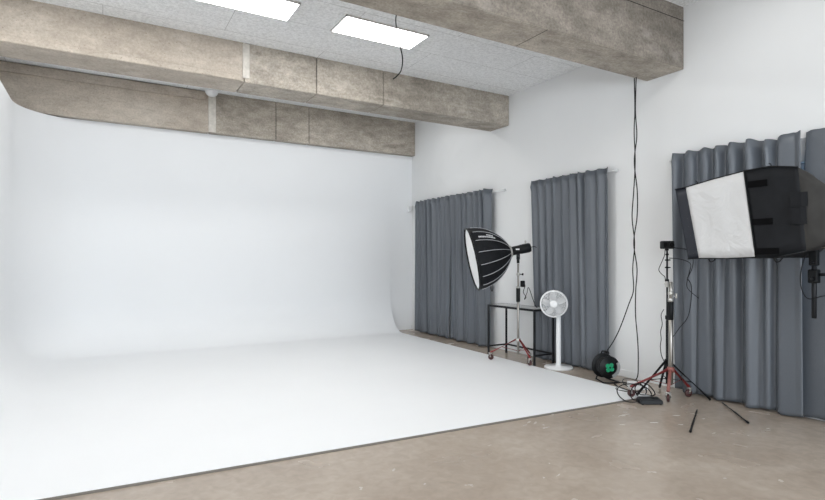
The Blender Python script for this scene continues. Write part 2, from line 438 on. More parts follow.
# ------------------------------------------------------------------ curtains
ZT = 2.625
def curtain(y0, y1, label, waves, seed, xc=5.495, amp=.032, z0=.012, dip=None, lean0=0, lean1=0, group='grey blackout curtains', cusp=.5, e0=None, e1=None):
    """y0 > y1 : hangs along the right wall from y0 (far) to y1 (near)"""
    rnd = random.Random(seed)
    nu, nv = int(abs(y1 - y0) * 90), 60
    ph = [rnd.uniform(0, 2 * PI) for _ in range(6)]
    def fold(s, z):
        k = (z - z0) / (ZT - z0)
        warp = s + .012 * math.sin(2 * PI * 2.3 * s + ph[3]) + .006 * math.sin(2 * PI * 5 * s + ph[4])
        sn = math.sin(PI * waves * warp + ph[0] + .3 * math.sin(2.2 * k + ph[5]))
        f = cusp * (1 - 2 * abs(sn) ** .85) + (1 - cusp) * (1 - 2 * sn * sn)
        low = math.sin(2 * PI * waves * .5 * warp + ph[1])
        a = amp * (.8 + .2 * math.sin(2 * PI * 1.3 * s + ph[2]))
        w = max(0, min(1, k))
        return a * ((.45 + .55 * w) * f + (1 - w) * .55 * low + .12 * math.sin(2 * PI * waves * 2.1 * warp + ph[4]))
    bm = B(); grid = []
    for j in range(nv + 1):
        v = j / nv
        row = []
        for i in range(nu + 1):
            s = i / nu
            top = ZT + .006 * math.sin(2 * PI * waves * 1.0 * s + ph[1]) + .004 * math.sin(2 * PI * waves * 1.7 * s + ph[2])
            if dip:
                top -= dip[1] * math.exp(-((s - dip[0]) / dip[2]) ** 2)
            bot = z0 + .008 * (1 + math.sin(2 * PI * waves * .5 * s + ph[0]))
            vv = v ** .8 if v < 1 else 1
            z = top + (bot - top) * vv
            x = xc + fold(s, z)
            # gathered header with a rod pocket
            hd = top - z
            if hd < .11:
                q = hd / .11
                x += .020 * math.sin(2 * PI * waves * 1.7 * s + ph[3]) * (1 - q) * q * 3 - .022 * math.sin(PI * q) ** .7 + .012 * (q < .2)
            k = (z - z0) / (ZT - z0)
            y = y0 + (y1 - y0) * s + (lean0 * (1 - s) + lean1 * s) * (1 - k) + .012 * math.sin(2 * PI * waves * s + ph[5]) * .5
            for e, q in ((e0, s), (e1, 1 - s)):
                if e:
                    w = max(0, 1 - q / .22); w = min(1, w * 2.2); w = w * w * (3 - 2 * w); x += (e - x) * w * (.75 if e < 5.5 else 1)
            x = min(x, 5.562)
            row.append(bm.verts.new((x, y, z)))
        grid.append(row)
    for a, b in zip(grid, grid[1:]):
        for i in range(nu):
            f = bm.faces.new((a[i], a[i + 1], b[i + 1], b[i])); f.smooth = True
    o = obj('curtain', bm, 'curtain', None, (xc, (y0 + y1) / 2, z0))
    md = o.modifiers.new('thick', 'SOLIDIFY'); md.thickness = .005; md.offset = 0
    tag(o, label, 'curtain', group)
    return o
curtain(9.27, 8.04, 'grey curtain hanging nearest the back corner, left panel of the far pair', 8, 1, amp=.062, xc=5.480)
curtain(8.025, 6.90, 'grey curtain behind the round softbox, right panel of the far pair', 7, 2, amp=.064, xc=5.478)
curtain(5.93, 4.56, 'single grey curtain behind the white fan', 9, 3, xc=5.520, amp=.046, lean0=-.08, lean1=-.02)
curtain(3.64, 2.395, 'wide grey curtain behind the large rectangular softbox and tripod', 8, 4, amp=.058, xc=5.482, cusp=.1, dip=(.80, .035, .09), lean1=-.02, e1=5.465)
curtain(2.392, .28, 'grey curtain cut off by the right edge of the picture', 12, 5, amp=.055, xc=5.49, lean0=.13, e0=5.552)

def rod(y0, y1, label):
    t = thing('curtain_rod', label, 'curtain rod', (5.580, (y0 + y1) / 2, 2.575), 'white curtain rods')
    part('rod', 'white', t, cyl, (5.580, y0, 2.575), (5.580, y1, 2.575), .011, 14)
    for y, s in ((y0, 1), (y1, -1)):
        part('end_cap', 'white', t, lathe, (5.580, y, 2.575), (0, s, 0), [(.016, -.004), (.018, .004), (.018, .024), (.012, .03)], 16)
    for y in (y0 - .035, y1 + .035):
        bm = B(); box2(bm, (5.56, y - .008, 2.568), (XR - .004, y + .008, 2.582), .002); box2(bm, (XR - .006, y - .018, 2.545), (XR, y + .018, 2.605), .002)
        obj('bracket', bm, 'white', t)
rod(9.50, 6.66, 'white curtain rod holding the far pair of grey curtains')
rod(6.02, 4.50, 'white curtain rod holding the single curtain behind the fan')
rod(3.74, .18, 'white curtain rod holding the wide curtain at the right')
# small white wall box in the corner above the far curtain
bm = B(); box2(bm, (5.50, YB - .05, 2.45), (5.58, YB, 2.57), .008); tag(obj('wall_sensor', bm, 'white', None, (5.54, YB, 2.45)), 'small white box in the far corner beside the curtain rod', 'sensor')

# ------------------------------------------------------------------ rolling black table
def table():
    x0, x1, y0, y1, h, s = 5.105, 5.455, 5.455, 6.455, .772, .026
    t = thing('side_table', 'black metal frame table with pale top by the wall', 'table', ((x0 + x1) / 2, (y0 + y1) / 2, 0))
    for x in (x0, x1):
        for y in (y0, y1):
            part('leg', 'black', t, box2, (x - s / 2, y - s / 2, 0), (x + s / 2, y + s / 2, h - .03), .003)
    bm = B()
    for x in (x0, x1): box2(bm, (x - s / 2, y0 - s / 2, h - .03), (x + s / 2, y1 + s / 2, h), .002)
    for y in (y0, y1): box2(bm, (x0 + s / 2, y - s / 2, h - .03), (x1 - s / 2, y + s / 2, h), .002)
    obj('top_frame', bm, 'black', t)
    bm = B(); box2(bm, (x0 + s / 2, y0 + s / 2, h - .012), (x1 - s / 2, y1 - s / 2, h - .001)); obj('tabletop', bm, 'tabletop', t, label='pale grey tabletop')
    for y in (y0, y1):
        part('stretcher', 'black', t, box2, (x0 + s / 2, y - .011, .125), (x1 - s / 2, y + .011, .147), .002)
    part('stretcher', 'black', t, box2, (x1 - .011, y0 + s / 2, .125), (x1 + .011, y1 - s / 2, .147), .002)
table()

# ------------------------------------------------------------------ wheeled steel light stand
def castor(parent, p, z, ang, r=.040, tyre='tyre'):
    """fork and wheel standing at height z under a leg end"""
    x, y = p; ca, sa = math.cos(ang), math.sin(ang); ax = V((-sa, ca, 0))
    c = V((x, y, z + r))
    bm = B()
    for s in (-1, 1):
        q = c + ax * s * .017
        tube(bm, [q, q + V((ca * .012, sa * .012, r + .012))], [.011, .013], 8)
    cyl(bm, c + V((ca * .012, sa * .012, r + .008)), c + V((ca * .012, sa * .012, r + .022)), .024, 16)
    fk = obj('castor', bm, 'steel', parent)
    bm = B(); lathe(bm, c - ax * .012, ax, [(.012, 0), (r - .005, 0), (r, .005), (r, .019), (r - .005, .024), (.012, .024)], 22)
    obj('wheel', bm, tyre, fk)
    return c + V((ca * .012, sa * .012, r + .022))
def stand_legs(parent, cx, cy, ztop, feet, zf, mats, rr=.014):
    for (fx, fy), m, z in zip(feet, mats, zf):
        ang = math.atan2(fy - cy, fx - cx)
        top = castor(parent, (fx, fy), z, ang)
        a = V((cx + math.cos(ang) * .03, cy + math.sin(ang) * .03, ztop))
        bm = B(); tube(bm, [a, a + (top - a) * .93, top + V((0, 0, .004))], [rr, rr, rr * .8], 10); obj('leg', bm, m, parent)
        # thin lower strut
        bm = B(); mid = a + (top - a) * .55; tube(bm, [V((cx, cy, ztop - .16)), mid], .006, 8); obj('strut', bm, m, parent)
def roller_stand_far():
    cx, cy = 5.035, 5.705
    t = thing('light_stand', 'steel light stand with red legs holding the round softbox beside the table', 'light stand', (cx, cy, 0), 'steel rolling light stands')
    feet = [(4.835, 6.06), (5.33, 5.80), (5.02, 5.455)]
    stand_legs(t, cx, cy, .335, feet, [T, 0, T], ['red', 'red', 'red'], .012)
    part('column', 'chrome', t, cyl, (cx, cy, .13), (cx, cy, 1.05), .018, 18)
    part('inner_column', 'chrome', t, cyl, (cx, cy, 1.05), (cx, cy, 1.40), .0135, 18)
    part('collar', 'steel', t, lathe, (cx, cy, .30), (0, 0, 1), [(.022, 0), (.034, .006), (.034, .05), (.022, .056)], 20)
    part('grip', 'blackp', t, lathe, (cx, cy, .86), (0, 0, 1), [(.020, 0), (.028, .008), (.028, .19), (.020, .2)], 20, label='black foam grip')
    for z in (1.06, 1.25): part('clamp', 'steel', t, lathe, (cx, cy, z - .02), (0, 0, 1), [(.018, 0), (.024, .004), (.024, .038), (.018, .042)], 18)
    bm = B(); cyl(bm, (cx, cy, 1.25), (cx + .045, cy - .04, 1.25), .006); cyl(bm, (cx + .04, cy - .036, 1.25), (cx + .055, cy - .049, 1.25), .016); obj('knob', bm, 'blackp', t)
    return t
roller_stand_far()

# round deep softbox with its flash head
def round_softbox():
    right = V((.864, -.503, 0)); fwd = V((.503, .864, 0)); up = V((0, 0, 1))
    a_h = (-right * .998 - fwd * .03).normalized()
    ax = (a_h * math.cos(math.radians(11.5)) - up * math.sin(math.radians(11.5))).normalized()   # points out of the opening
    J = V((5.035, 5.705, 1.580))                      # tilt joint above the stand
    n = 16; R = .44; D = .545
    base = J + ax * .115 + up * .012                        # speed ring
    t = thing('round_softbox', 'round deep black softbox with white front beside the grey curtain', 'softbox', tuple(J))
    ups = (up - ax * up.dot(ax)).normalized(); sd = ax.cross(ups).normalized()
    def pr(u):                                         # u: 0 at the ring, 1 at the rim
        return .065 + (R - .065) * math.sin(PI / 2 * u ** .72)
    def pt(u, k, dr=0.0):
        a = 2 * PI * (k + .5) / n; r = pr(u) + dr
        return base + ax * (D * u) + (ups * math.cos(a) + sd * math.sin(a)) * r
    us = [0, .02, .05, .1, .17, .26, .37, .5, .64, .8, .92, 1.0]
    bm = B(); rows = []
    for u in us:
        row = []
        for k in range(n):
            row.append(bm.verts.new(pt(u, k)))
            p = (pt(u, k) + pt(u, k + 1)) / 2
            ctr = base + ax * (D * u); row.append(bm.verts.new(ctr + (p - ctr) * (1.0 - .02 * math.sin(PI * u))))
        rows.append(row)
    for a, b in zip(rows, rows[1:]):
        for k in range(2 * n):
            f = bm.faces.new((a[k], a[(k + 1) % (2 * n)], b[(k + 1) % (2 * n)], b[k]))
    shell = obj('shell', bm, 'blackf', t)
    md = shell.modifiers.new('thick', 'SOLIDIFY'); md.thickness = .004
    for k in range(n):
        bm = B(); tube(bm, [pt(u, k, .003) for u in us[1:-1]], .0042, 6); obj('rib', bm, 'rib', t, label='pale rib seam')
    bm = B(); rim = [pt(1.0, k, .003) for k in range(n)]
    tube(bm, [p + ax * .004 for p in rim] + [rim[0] + ax * .004], .011, 8); obj('rim', bm, 'blackp', t)
    bm = B(); rows = []
    ctr = base + ax * (D * .985)
    for q in (0.0, .35, .7, .985):
        if q == 0: rows.append([bm.verts.new(ctr + ax * .012)])
        else: rows.append([bm.verts.new(ctr + (pt(.985, k) - ctr) * q + ax * .012 * (1 - q)) for k in range(n)])
    for k in range(n): bm.faces.new((rows[0][0], rows[1][k], rows[1][(k + 1) % n]))
    for a, b in zip(rows[1:], rows[2:]):
        for k in range(n):
            f = bm.faces.new((a[k], a[(k + 1) % n], b[(k + 1) % n], b[k])); f.smooth = True
    obj('diffuser', bm, 'diff', t, label='white front diffuser')
    # printed lettering on an upper gore, two lines of small strokes
    bm = B(); rnd = random.Random(4)
    cam = V((0, 0, 1.45)); best = None
    ctr = base + ax * (D * .7)
    ks = sorted(range(n), key=lambda k: abs(((pt(.72, k) + pt(.72, k + 1)) / 2 - ctr).normalized().dot(V((-.25, -.55, .8)).normalized()) - 1))
    k0 = ks[0]
    def surf(u, s, lift): 
        p = pt(u, k0) * (1 - s) + pt(u, k0 + 1) * s; c_ = base + ax * (D * u)
        return p + (p - c_).normalized() * lift
    for line, (s0, s1, ua, ub) in enumerate(((.56, .70, .44, .62), (.30, .46, .40, .84))):
        u = ua
        while u < ub - .03:
            du = rnd.uniform(.016, .028)
            q = [surf(u, s0, .006), surf(u + du, s0, .006), surf(u + du, s1, .006), surf(u, s1, .006)]
            q2 = [surf(u, s0, .001), surf(u + du, s0, .001), surf(u + du, s1, .001), surf(u, s1, .001)]
            v = [bm.verts.new(p) for p in q]; w_ = [bm.verts.new(p) for p in q2]
            bm.faces.new(v); bm.faces.new(w_[::-1])
            for i in range(4): bm.faces.new((v[i], w_[i], w_[(i + 1) % 4], v[(i + 1) % 4]))
            u += du + .010
    obj('lettering', bm, 'mark', t, label='small white print on the black fabric')
    bm = B(); lathe(bm, base - ax * .012, ax, [(.06, -.012), (.082, -.006), (.082, .02), (.066, .026)], 28); obj('speed_ring', bm, 'steel', t)
    bm = B(); q = pt(.97, 6 if sd.z < 0 else 6)
    low = min((pt(.60, k) for k in range(n)), key=lambda p: p.z)
    low = V(low) + V((-.02, -.02, .0))
    tube(bm, spline([low, low + V((-.012, 0, -.05)), low + V((-.004, 0, -.105)), low + V((.014, 0, -.105)), low + V((.022, 0, -.05)), low + V((.012, 0, 0))], 6), .006, 6); obj('strap', bm, 'blackp', t)
    # flash head
    h0 = base - ax * .02; h1 = base - ax * .31
    bm = B(); lathe(bm, h0, -ax, [(.050, 0), (.062, .01), (.062, .12), (.066, .125), (.066, .25), (.058, .27), (.03, .275)], 28); hd = obj('flash_head', bm, 'blackp', t)
    bm = B(); c0 = h0 - ax * .20 + up * .064; cyl(bm, c0, c0 + up * .03, .010); sphere(bm, c0 + up * .034, .014); obj('knob', bm, 'steel', hd)
    bm = B(); q = h0 - ax * .27; tube(bm, spline([q, q - ax * .06, q - ax * .09 - up * .02], 6), .006, 6); obj('plug', bm, 'rubber', hd)
    bm = B(); c1 = h0 - ax * .08 - fwd * .060 - right * .005 + up * .01; box(bm, c1, (.05, .012, .018), Matrix.Rotation(math.atan2(right.y, right.x), 4, 'Z')); obj('badge', bm, 'mark', hd)
    bm = B(); box(bm, J - up * .055 , (.045, .05, .14), Matrix.Rotation(math.atan2(right.y, right.x), 4, 'Z'), .006); cyl(bm, J - up * .175, J - up * .11, .02); obj('bracket', bm, 'blackp', t)
    bm = B(); cyl(bm, J - up * .07 - fwd * .02, J - up * .07 - fwd * .07, .012); obj('tilt_lever', bm, 'blackp', t)
    return h0 - ax * .27
round_softbox()

def cable(pts, r, label, name='cable', group=None, k=10, mat='rubber', closed=False):
    p = spline(pts, k)
    bm = B(); tube(bm, p, r, 8)
    zmin = min(q.z for q in p); c = p[0]
    return tag(obj(name, bm, mat, None, (c.x, c.y, zmin)), label, 'cable', group)
cable([(5.10, 5.69, 1.13), (5.13, 5.67, 1.09), (5.11, 5.68, 1.0), (5.14, 5.66, .93), (5.12, 5.67, .90), (5.15, 5.65, .99), (5.17, 5.65, 1.06), (5.20, 5.65, 1.03), (5.24, 5.63, .90), (5.28, 5.62, .80), (5.30, 5.60, .780)], .005, 'thin dark cable looping from the round softbox stand onto the table', 'coiled_cable')
bm = B(); box(bm, (5.10, 5.685, 1.115), (.05, .055, .09), None, .012); cyl(bm, (5.075, 5.70, 1.12), (5.095, 5.69, 1.12), .012)
tag(obj('power_brick', bm, 'blackp', None, (5.10, 5.685, 1.07)), 'small black power block clipped to the stand of the round softbox', 'power block')
bm = B(); box(bm, (5.19, 5.70, .14), (.11, .05, .035), Matrix.Rotation(.5, 4, 'Z'), .008); box(bm, (5.24, 5.725, .14), (.03, .03, .02), Matrix.Rotation(.5, 4, 'Z'), .004)

bm.free()

# ------------------------------------------------------------------ pedestal fan
def fan():
    bx, by = 5.275, 5.175
    toc = V((-bx, -by, 0)).normalized(); side = V((-toc.y, toc.x, 0))
    t = thing('pedestal_fan', 'white pedestal fan on a round base in front of the grey curtain', 'fan', (bx, by, 0))
    part('base', 'white', t, lathe, (bx, by, 0), (0, 0, 1), [(.182, 0), (.188, .006), (.188, .022), (.180, .030), (.05, .034), (.045, .05)], 44)
    part('pole', 'white', t, lathe, (bx, by, .03), (0, 0, 1), [(.036, 0), (.033, .02), (.031, .66), (.028, .80)], 28)
    right = V((.864, -.503, 0))
    hc = V((bx, by, .868)) - right * .062 + toc * .06
    R = .178
    part('motor_housing', 'white', t, lathe, hc - toc * .125, toc, [(.03, 0), (.06, .01), (.07, .04), (.07, .085)], 28)
    bm = B(); tube(bm, [V((bx, by, .81)), V((bx, by, .845)) - right * .02, hc - toc * .09 - V((0, 0, .0))], [.026, .028, .03], 14); obj('neck', bm, 'white', t)
    bm = B(); lathe(bm, hc - toc * .045, toc, [(R - .012, 0), (R, .004), (R + .004, .03), (R + .004, .055), (R - .004, .072), (R - .016, .075), (R - .018, .06), (R - .016, .03)], 48, cap=False)
    obj('outer_ring', bm, 'white', t)
    bm = B()
    for r in [.052 + .0072 * i for i in range(16)]: ringtube(bm, hc + toc * (.030 + .012 * (1 - r / R)), toc, r, .0019, 40, 5)
    x, y, d = frame_of(toc)
    for k in range(24):
        a = 2 * PI * k / 24; e = x * math.cos(a) + y * math.sin(a)
        tube(bm, [hc + toc * .044 + e * .04, hc + toc * .030 + e * (R - .014)], .0015, 5)
    gr = obj('grille', bm, 'white', t)
    part('centre_cap', 'white', gr, lathe, hc + toc * .036, toc, [(.052, 0), (.052, .01), (.04, .018), (0, .02)], 28)
    bm = B()
    for k in range(24):
        a = 2 * PI * k / 24; e = x * math.cos(a) + y * math.sin(a)
        tube(bm, [hc - toc * .042 + e * .06, hc - toc * .040 + e * (R - .008)], .002, 5)
    for r in (.08, .11, .14): ringtube(bm, hc - toc * .042, toc, r, .002, 40, 5)
    obj('rear_grille', bm, 'white', t)
    hub = part('hub', 'white', t, lathe, hc - toc * .03, toc, [(.03, 0), (.034, .01), (.034, .04), (.028, .046)], 24)
    for k in range(5):
        bm = B(); rows = []
        for i in range(6):
            r = .032 + (R - .055) * i / 5; wdt = .035 + .045 * math.sin(PI * (.15 + .7 * i / 5))
            row = []
            for s in (-1, 0, 1):
                a = 2 * PI * k / 5 + s * wdt / max(r, .05) * .55 + .25 * i / 5
                row.append(bm.verts.new(hc + (x * math.cos(a) + y * math.sin(a)) * r + toc * (.016 * s * .9 - .006 + .003 * (s == 0))))
            rows.append(row)
        for a_, b_ in zip(rows, rows[1:]):
            for s in range(2):
                f = bm.faces.new((a_[s], a_[s + 1], b_[s + 1], b_[s])); f.smooth = True
        o = obj('blade', bm, 'white', hub); md = o.modifiers.new('thick', 'SOLIDIFY'); md.thickness = .003
fan()

# ------------------------------------------------------------------ cable reel
def reel():
    fc = V((5.205, 4.335, 0))
    right = V((.864, -.503, 0)); fwd = V((.503, .864, 0)); up = V((0, 0, 1))
    ax = (right * .17 - fwd * .985).normalized()          # the socket side faces the viewer and a little right
    sd = up.cross(ax).normalized()
    c = fc + up * .178
    t = thing('cable_reel', 'black cable reel with green socket plate on the floor', 'cable reel', tuple(fc))
    front = c + ax * .060; back = c - ax * .075
    part('flange', 'blackp', t, lathe, back - ax * .008, ax, [(.03, 0), (.140, 0), (.147, .006), (.147, .014), (.140, .02), (.03, .02)], 44)
    ff = part('flange', 'blackp', t, lathe, front - ax * .012, ax, [(.03, 0), (.122, 0), (.131, .006), (.133, .018), (.125, .026), (.09, .024), (.086, .030), (.03, .030)], 44)
    bm = B(); tube_pts = []
    for i in range(10 * 28 + 1):
        a = 2 * PI * i / 28; q = i / 280
        tube_pts.append(back + ax * (.02 + .095 * q) + (sd * math.cos(a) + up * math.sin(a)) * (.100))
    lathe(bm, back + ax * .012, ax, [(.095, 0), (.095, .115)], 32); tube(bm, tube_pts, .0056, 6); obj('wound_cable', bm, 'dgrey', t)
    # green clover of four sockets
    bm = B(); f0 = front + ax * .018
    for k in range(4):
        a = PI / 4 + k * PI / 2 + .12; e = sd * math.cos(a) + up * math.sin(a)
        lathe(bm, f0 + e * .034, ax, [(.026, 0), (.026, .007), (.022, .011), (.015, .011), (.014, .004), (0, .004)], 20)
    lathe(bm, f0, ax, [(.03, -.002), (.03, .008), (.0, .008)], 20)
    gs = obj('socket_plate', bm, 'green', ff, label='green plate of four sockets')
    bm = B(); lathe(bm, f0, ax, [(.010, .004), (.010, .014), (0, .015)], 14); obj('centre_button', bm, 'blackp', gs) if False else obj('button', bm, 'blackp', ff)
    # grey crescent on the right rim of the front flange
    bm = B(); inn = []; out = []
    for i in range(17):
        a = -1.25 + 1.75 * i / 16; e = sd * (math.cos(a)) + up * math.sin(a)
        inn.append((f0 + e * .095, f0 + e * .129))
    for lift in (.0, .014):
        out.append([[bm.verts.new(p + ax * (lift - .004)) for p in pr_] for pr_ in inn])
    for i in range(16):
        lo, hi = out
        bm.faces.new((hi[i][0], hi[i][1], hi[i + 1][1], hi[i + 1][0])); bm.faces.new((lo[i][0], lo[i + 1][0], lo[i + 1][1], lo[i][1]))
        bm.faces.new((lo[i][1], lo[i + 1][1], hi[i + 1][1], hi[i][1])); bm.faces.new((lo[i][0], hi[i][0], hi[i + 1][0], lo[i + 1][0]))
    for i in (0, 16): bm.faces.new((out[0][i][0], out[0][i][1], out[1][i][1], out[1][i][0]))
    obj('rim_label', bm, 'grey', ff, label='light grey crescent')
    # tube frame: foot loop and carrying handle
    bm = B()
    m = c - ax * .005
    pts = [back - ax * .03 + up * .0, back - ax * .035 - sd * .07 - up * .168, front + ax * .05 - sd * .10 - up * .168, front + ax * .075 - sd * .04 - up * .168, front + ax * .075 + sd * .05 - up * .168, front + ax * .05 + sd * .10 - up * .168, back - ax * .035 + sd * .07 - up * .168, back - ax * .03]
    tube(bm, pts, .009, 8); obj('frame', bm, 'black', t)
    bm = B(); tube(bm, spline([back - ax * .03, back - ax * .034 + up * .12, back - ax * .02 + up * .165, m + up * .172, front + up * .168], 6), .009, 8)
    lathe(bm, m + up * .172 - ax * .035, ax, [(.012, 0), (.016, .004), (.016, .075), (.012, .08)], 16); obj('handle', bm, 'blackp', t)
    bm = B(); lathe(bm, back - ax * .04, ax, [(.018, 0), (.018, .04)], 16); obj('axle', bm, 'black', t)
reel()

# ------------------------------------------------------------------ hanging cables
cable([(5.375, 4.075, 3.578), (5.378, 4.07, 3.2), (5.372, 4.075, 2.95), (5.384, 4.07, 2.6), (5.368, 4.078, 2.25), (5.352, 4.088, 1.95), (5.376, 4.072, 1.65), (5.360, 4.085, 1.35), (5.370, 4.082, 1.10), (5.335, 4.12, .93), (5.27, 4.19, .65), (5.235, 4.26, .48), (5.21, 4.325, .368)], .0062, 'black cable hanging from the near beam and bending to the reel', 'hanging_cable', 'cables hanging from the near beam')
cable([(5.373, 4.048, 3.578), (5.367, 4.054, 3.2), (5.381, 4.046, 2.9), (5.359, 4.063, 2.6), (5.385, 4.043, 2.25), (5.381, 4.043, 1.95), (5.349, 4.063, 1.65), (5.381, 4.043, 1.35), (5.371, 4.054, 1.08), (5.378, 4.06, .80), (5.39, 4.04, .5), (5.392, 4.035, .25), (5.38, 4.04, .08), (5.34, 4.10, .014), (5.28, 4.17, .010), (5.20, 4.22, .010), (5.13, 4.15, .010), (5.06, 4.05, .010), (5.0, 3.93, .021), (4.98, 3.82, .021)], .0062, 'black cable hanging from the near beam straight down to the floor', 'hanging_cable', 'cables hanging from the near beam')
cable([(2.217, 4.085, 3.60), (2.217, 4.10, 3.55), (2.23, 4.10, 3.45), (2.262, 4.10, 3.33), (2.285, 4.10, 3.22), (2.27, 4.10, 3.12), (2.225, 4.10, 3.06), (2.19, 4.10, 3.03)], .0055, 'short loose black cable end hanging from the near beam before the ceiling light', 'loose_cable')

# ------------------------------------------------------------------ right hand wheeled stand with clamped tripod
def roller_stand_near():
    cx, cy = 5.150, 3.462
    t = thing('light_stand', 'short steel light stand with red legs and wheels in front of the wall', 'light stand', (cx, cy, 0), 'steel rolling light stands')
    feet = [(4.80, 3.675), (4.995, 3.385), (5.36, 3.40)]
    stand_legs(t, cx, cy, .300, feet, [T, 0, 0], ['red', 'pink', 'red'], .017)
    part('column', 'chrome', t, cyl, (cx, cy, .15), (cx, cy, .83), .0245, 20)
    part('sleeve', 'blackp', t, cyl, (cx, cy, .82), (cx, cy, 1.02), .027, 20, label='black sleeve')
    part('inner_column', 'chrome', t, cyl, (cx, cy, 1.02), (cx, cy, 1.22), .018, 20)
    part('collar', 'pink', t, lathe, (cx, cy, .27), (0, 0, 1), [(.024, 0), (.036, .006), (.036, .055), (.024, .06)], 20)
    for z in (1.03, 1.10): part('clamp', 'steel', t, lathe, (cx, cy, z - .02), (0, 0, 1), [(.022, 0), (.029, .004), (.029, .038), (.022, .042)], 18)
    bm = B(); cyl(bm, (cx, cy, 1.07), (cx + .06, cy - .035, 1.07), .006); cyl(bm, (cx + .05, cy - .03, 1.05), (cx + .05, cy - .03, 1.10), .012); obj('knob', bm, 'steel', t)
    bm = B(); cyl(bm, (cx, cy, 1.20), (cx - .06, cy + .035, 1.20), .007); box(bm, (cx - .035, cy + .02, 1.195), (.03, .03, .06), None, .005); obj('grip_head', bm, 'steel', t)
roller_stand_near()
def tripod():
    cx, cy = 5.245, 3.568
    t = thing('tripod_stand', 'slim black tripod stand with a small black head before the wall', 'tripod', (cx, cy, 0))
    part('pole', 'black', t, cyl, (cx, cy, .30), (cx, cy, 1.60), .0095, 14)
    part('lower_tube', 'black', t, cyl, (cx, cy, .12), (cx, cy, .80), .0135, 14)
    part('collar', 'blackp', t, lathe, (cx, cy, .345), (0, 0, 1), [(.018, 0), (.026, .004), (.026, .036), (.018, .04)], 18)
    part('lower_collar', 'blackp', t, lathe, (cx, cy, .165), (0, 0, 1), [(.016, 0), (.022, .003), (.022, .024), (.016, .027)], 18)
    for z in (.81, 1.2): part('lock', 'blackp', t, lathe, (cx, cy, z), (0, 0, 1), [(.013, 0), (.02, .003), (.02, .04), (.013, .044)], 16)
    for (fx, fy, fz) in ((5.40, 3.185, 0), (4.868, 3.66, T), (5.45, 3.80, 0)):
        d = V((fx - cx, fy - cy, 0)).normalized()
        a = V((cx, cy, .362)) + d * .024; b = V((fx, fy, fz + .013))
        bm = B(); tube(bm, [a, b], .0125, 10); lg = obj('leg', bm, 'black', t)
        bm = B(); tube(bm, [b - (b - a).normalized() * .03, b + V((0, 0, -.0005))], .0135, 10); obj('foot', bm, 'rubber', lg)
        m = a + (b - a) * .55
        bm = B(); tube(bm, [V((cx, cy, .178)) + d * .02, m], .006, 8); obj('brace', bm, 'black', lg)
    # stacked spigots and the flat head
    for z in (1.36, 1.44, 1.50, 1.55):
        bm = B(); lathe(bm, (cx, cy, z), (0, 0, 1), [(.010, 0), (.017, .003), (.017, .016), (.010, .019)], 14); sp = obj('spigot', bm, 'blackp', t)
        if z < 1.45:
            bm = B(); cyl(bm, (cx - .02, cy + .012, z + .01), (cx + .03, cy - .018, z + .01), .006); obj('screw', bm, 'blackp', sp)
    right = Matrix.Rotation(math.atan2(-.503, .864), 4, 'Z')
    bm = B(); box(bm, (cx + .0, cy, 1.612), (.128, .08, .085), right, .012); hd = obj('head', bm, 'dgrey', t)
    bm = B(); tw = V((-.503, -.864, 0)); q = V((cx, cy, 1.612)) + V((.864, -.503, 0)) * .03 + tw * .044
    lathe(bm, q, tw, [(.026, 0), (.026, .006), (.018, .010), (0, .010)], 18); box(bm, V((cx, cy, 1.612)) - V((.864, -.503, 0)) * .04 + tw * .046, (.04, .006, .045), right, .001); obj('dial', bm, 'blackp', hd)
tripod()
# cables around the stands
cable([(5.20, 3.56, 1.585), (5.195, 3.565, 1.50), (5.165, 3.585, 1.41), (5.150, 3.60, 1.345), (5.175, 3.585, 1.30), (5.215, 3.575, 1.27), (5.225, 3.575, 1.22)], .004, 'thin black cable looping down on the left of the tripod head', 'thin_cable', 'thin cables around the tripod')
cable([(5.28, 3.53, 1.585), (5.30, 3.48, 1.575), (5.30, 3.40, 1.565), (5.26, 3.33, 1.53), (5.20, 3.25, 1.46), (5.14, 3.22, 1.37), (5.16, 3.27, 1.29), (5.22, 3.32, 1.26), (5.30, 3.33, 1.18), (5.31, 3.34, 1.02), (5.30, 3.37, .85), (5.25, 3.44, .72), (5.23, 3.505, .60), (5.224, 3.54, .44)], .0042, 'black cable from the tripod head sagging under the softbox and back down', 'thin_cable', 'thin cables around the tripod')
cable([(5.25, 3.55, 1.47), (5.28, 3.48, 1.465), (5.29, 3.38, 1.44), (5.26, 3.31, 1.40), (5.20, 3.29, 1.32), (5.19, 3.31, 1.20), (5.20, 3.29, 1.14), (5.25, 3.22, 1.06)], .0038, 'thin black cable leaving the tripod pole towards the softbox and curling down', 'thin_cable', 'thin cables around the tripod')
cable([(5.215, 3.585, .92), (5.19, 3.60, .86), (5.20, 3.595, .76), (5.18, 3.60, .68), (5.19, 3.60, .60), (5.175, 3.60, .52), (5.19, 3.595, .42), (5.215, 3.58, .36)], .0042, 'wavy black cable running down beside the steel stand', 'thin_cable', 'thin cables around the tripod')

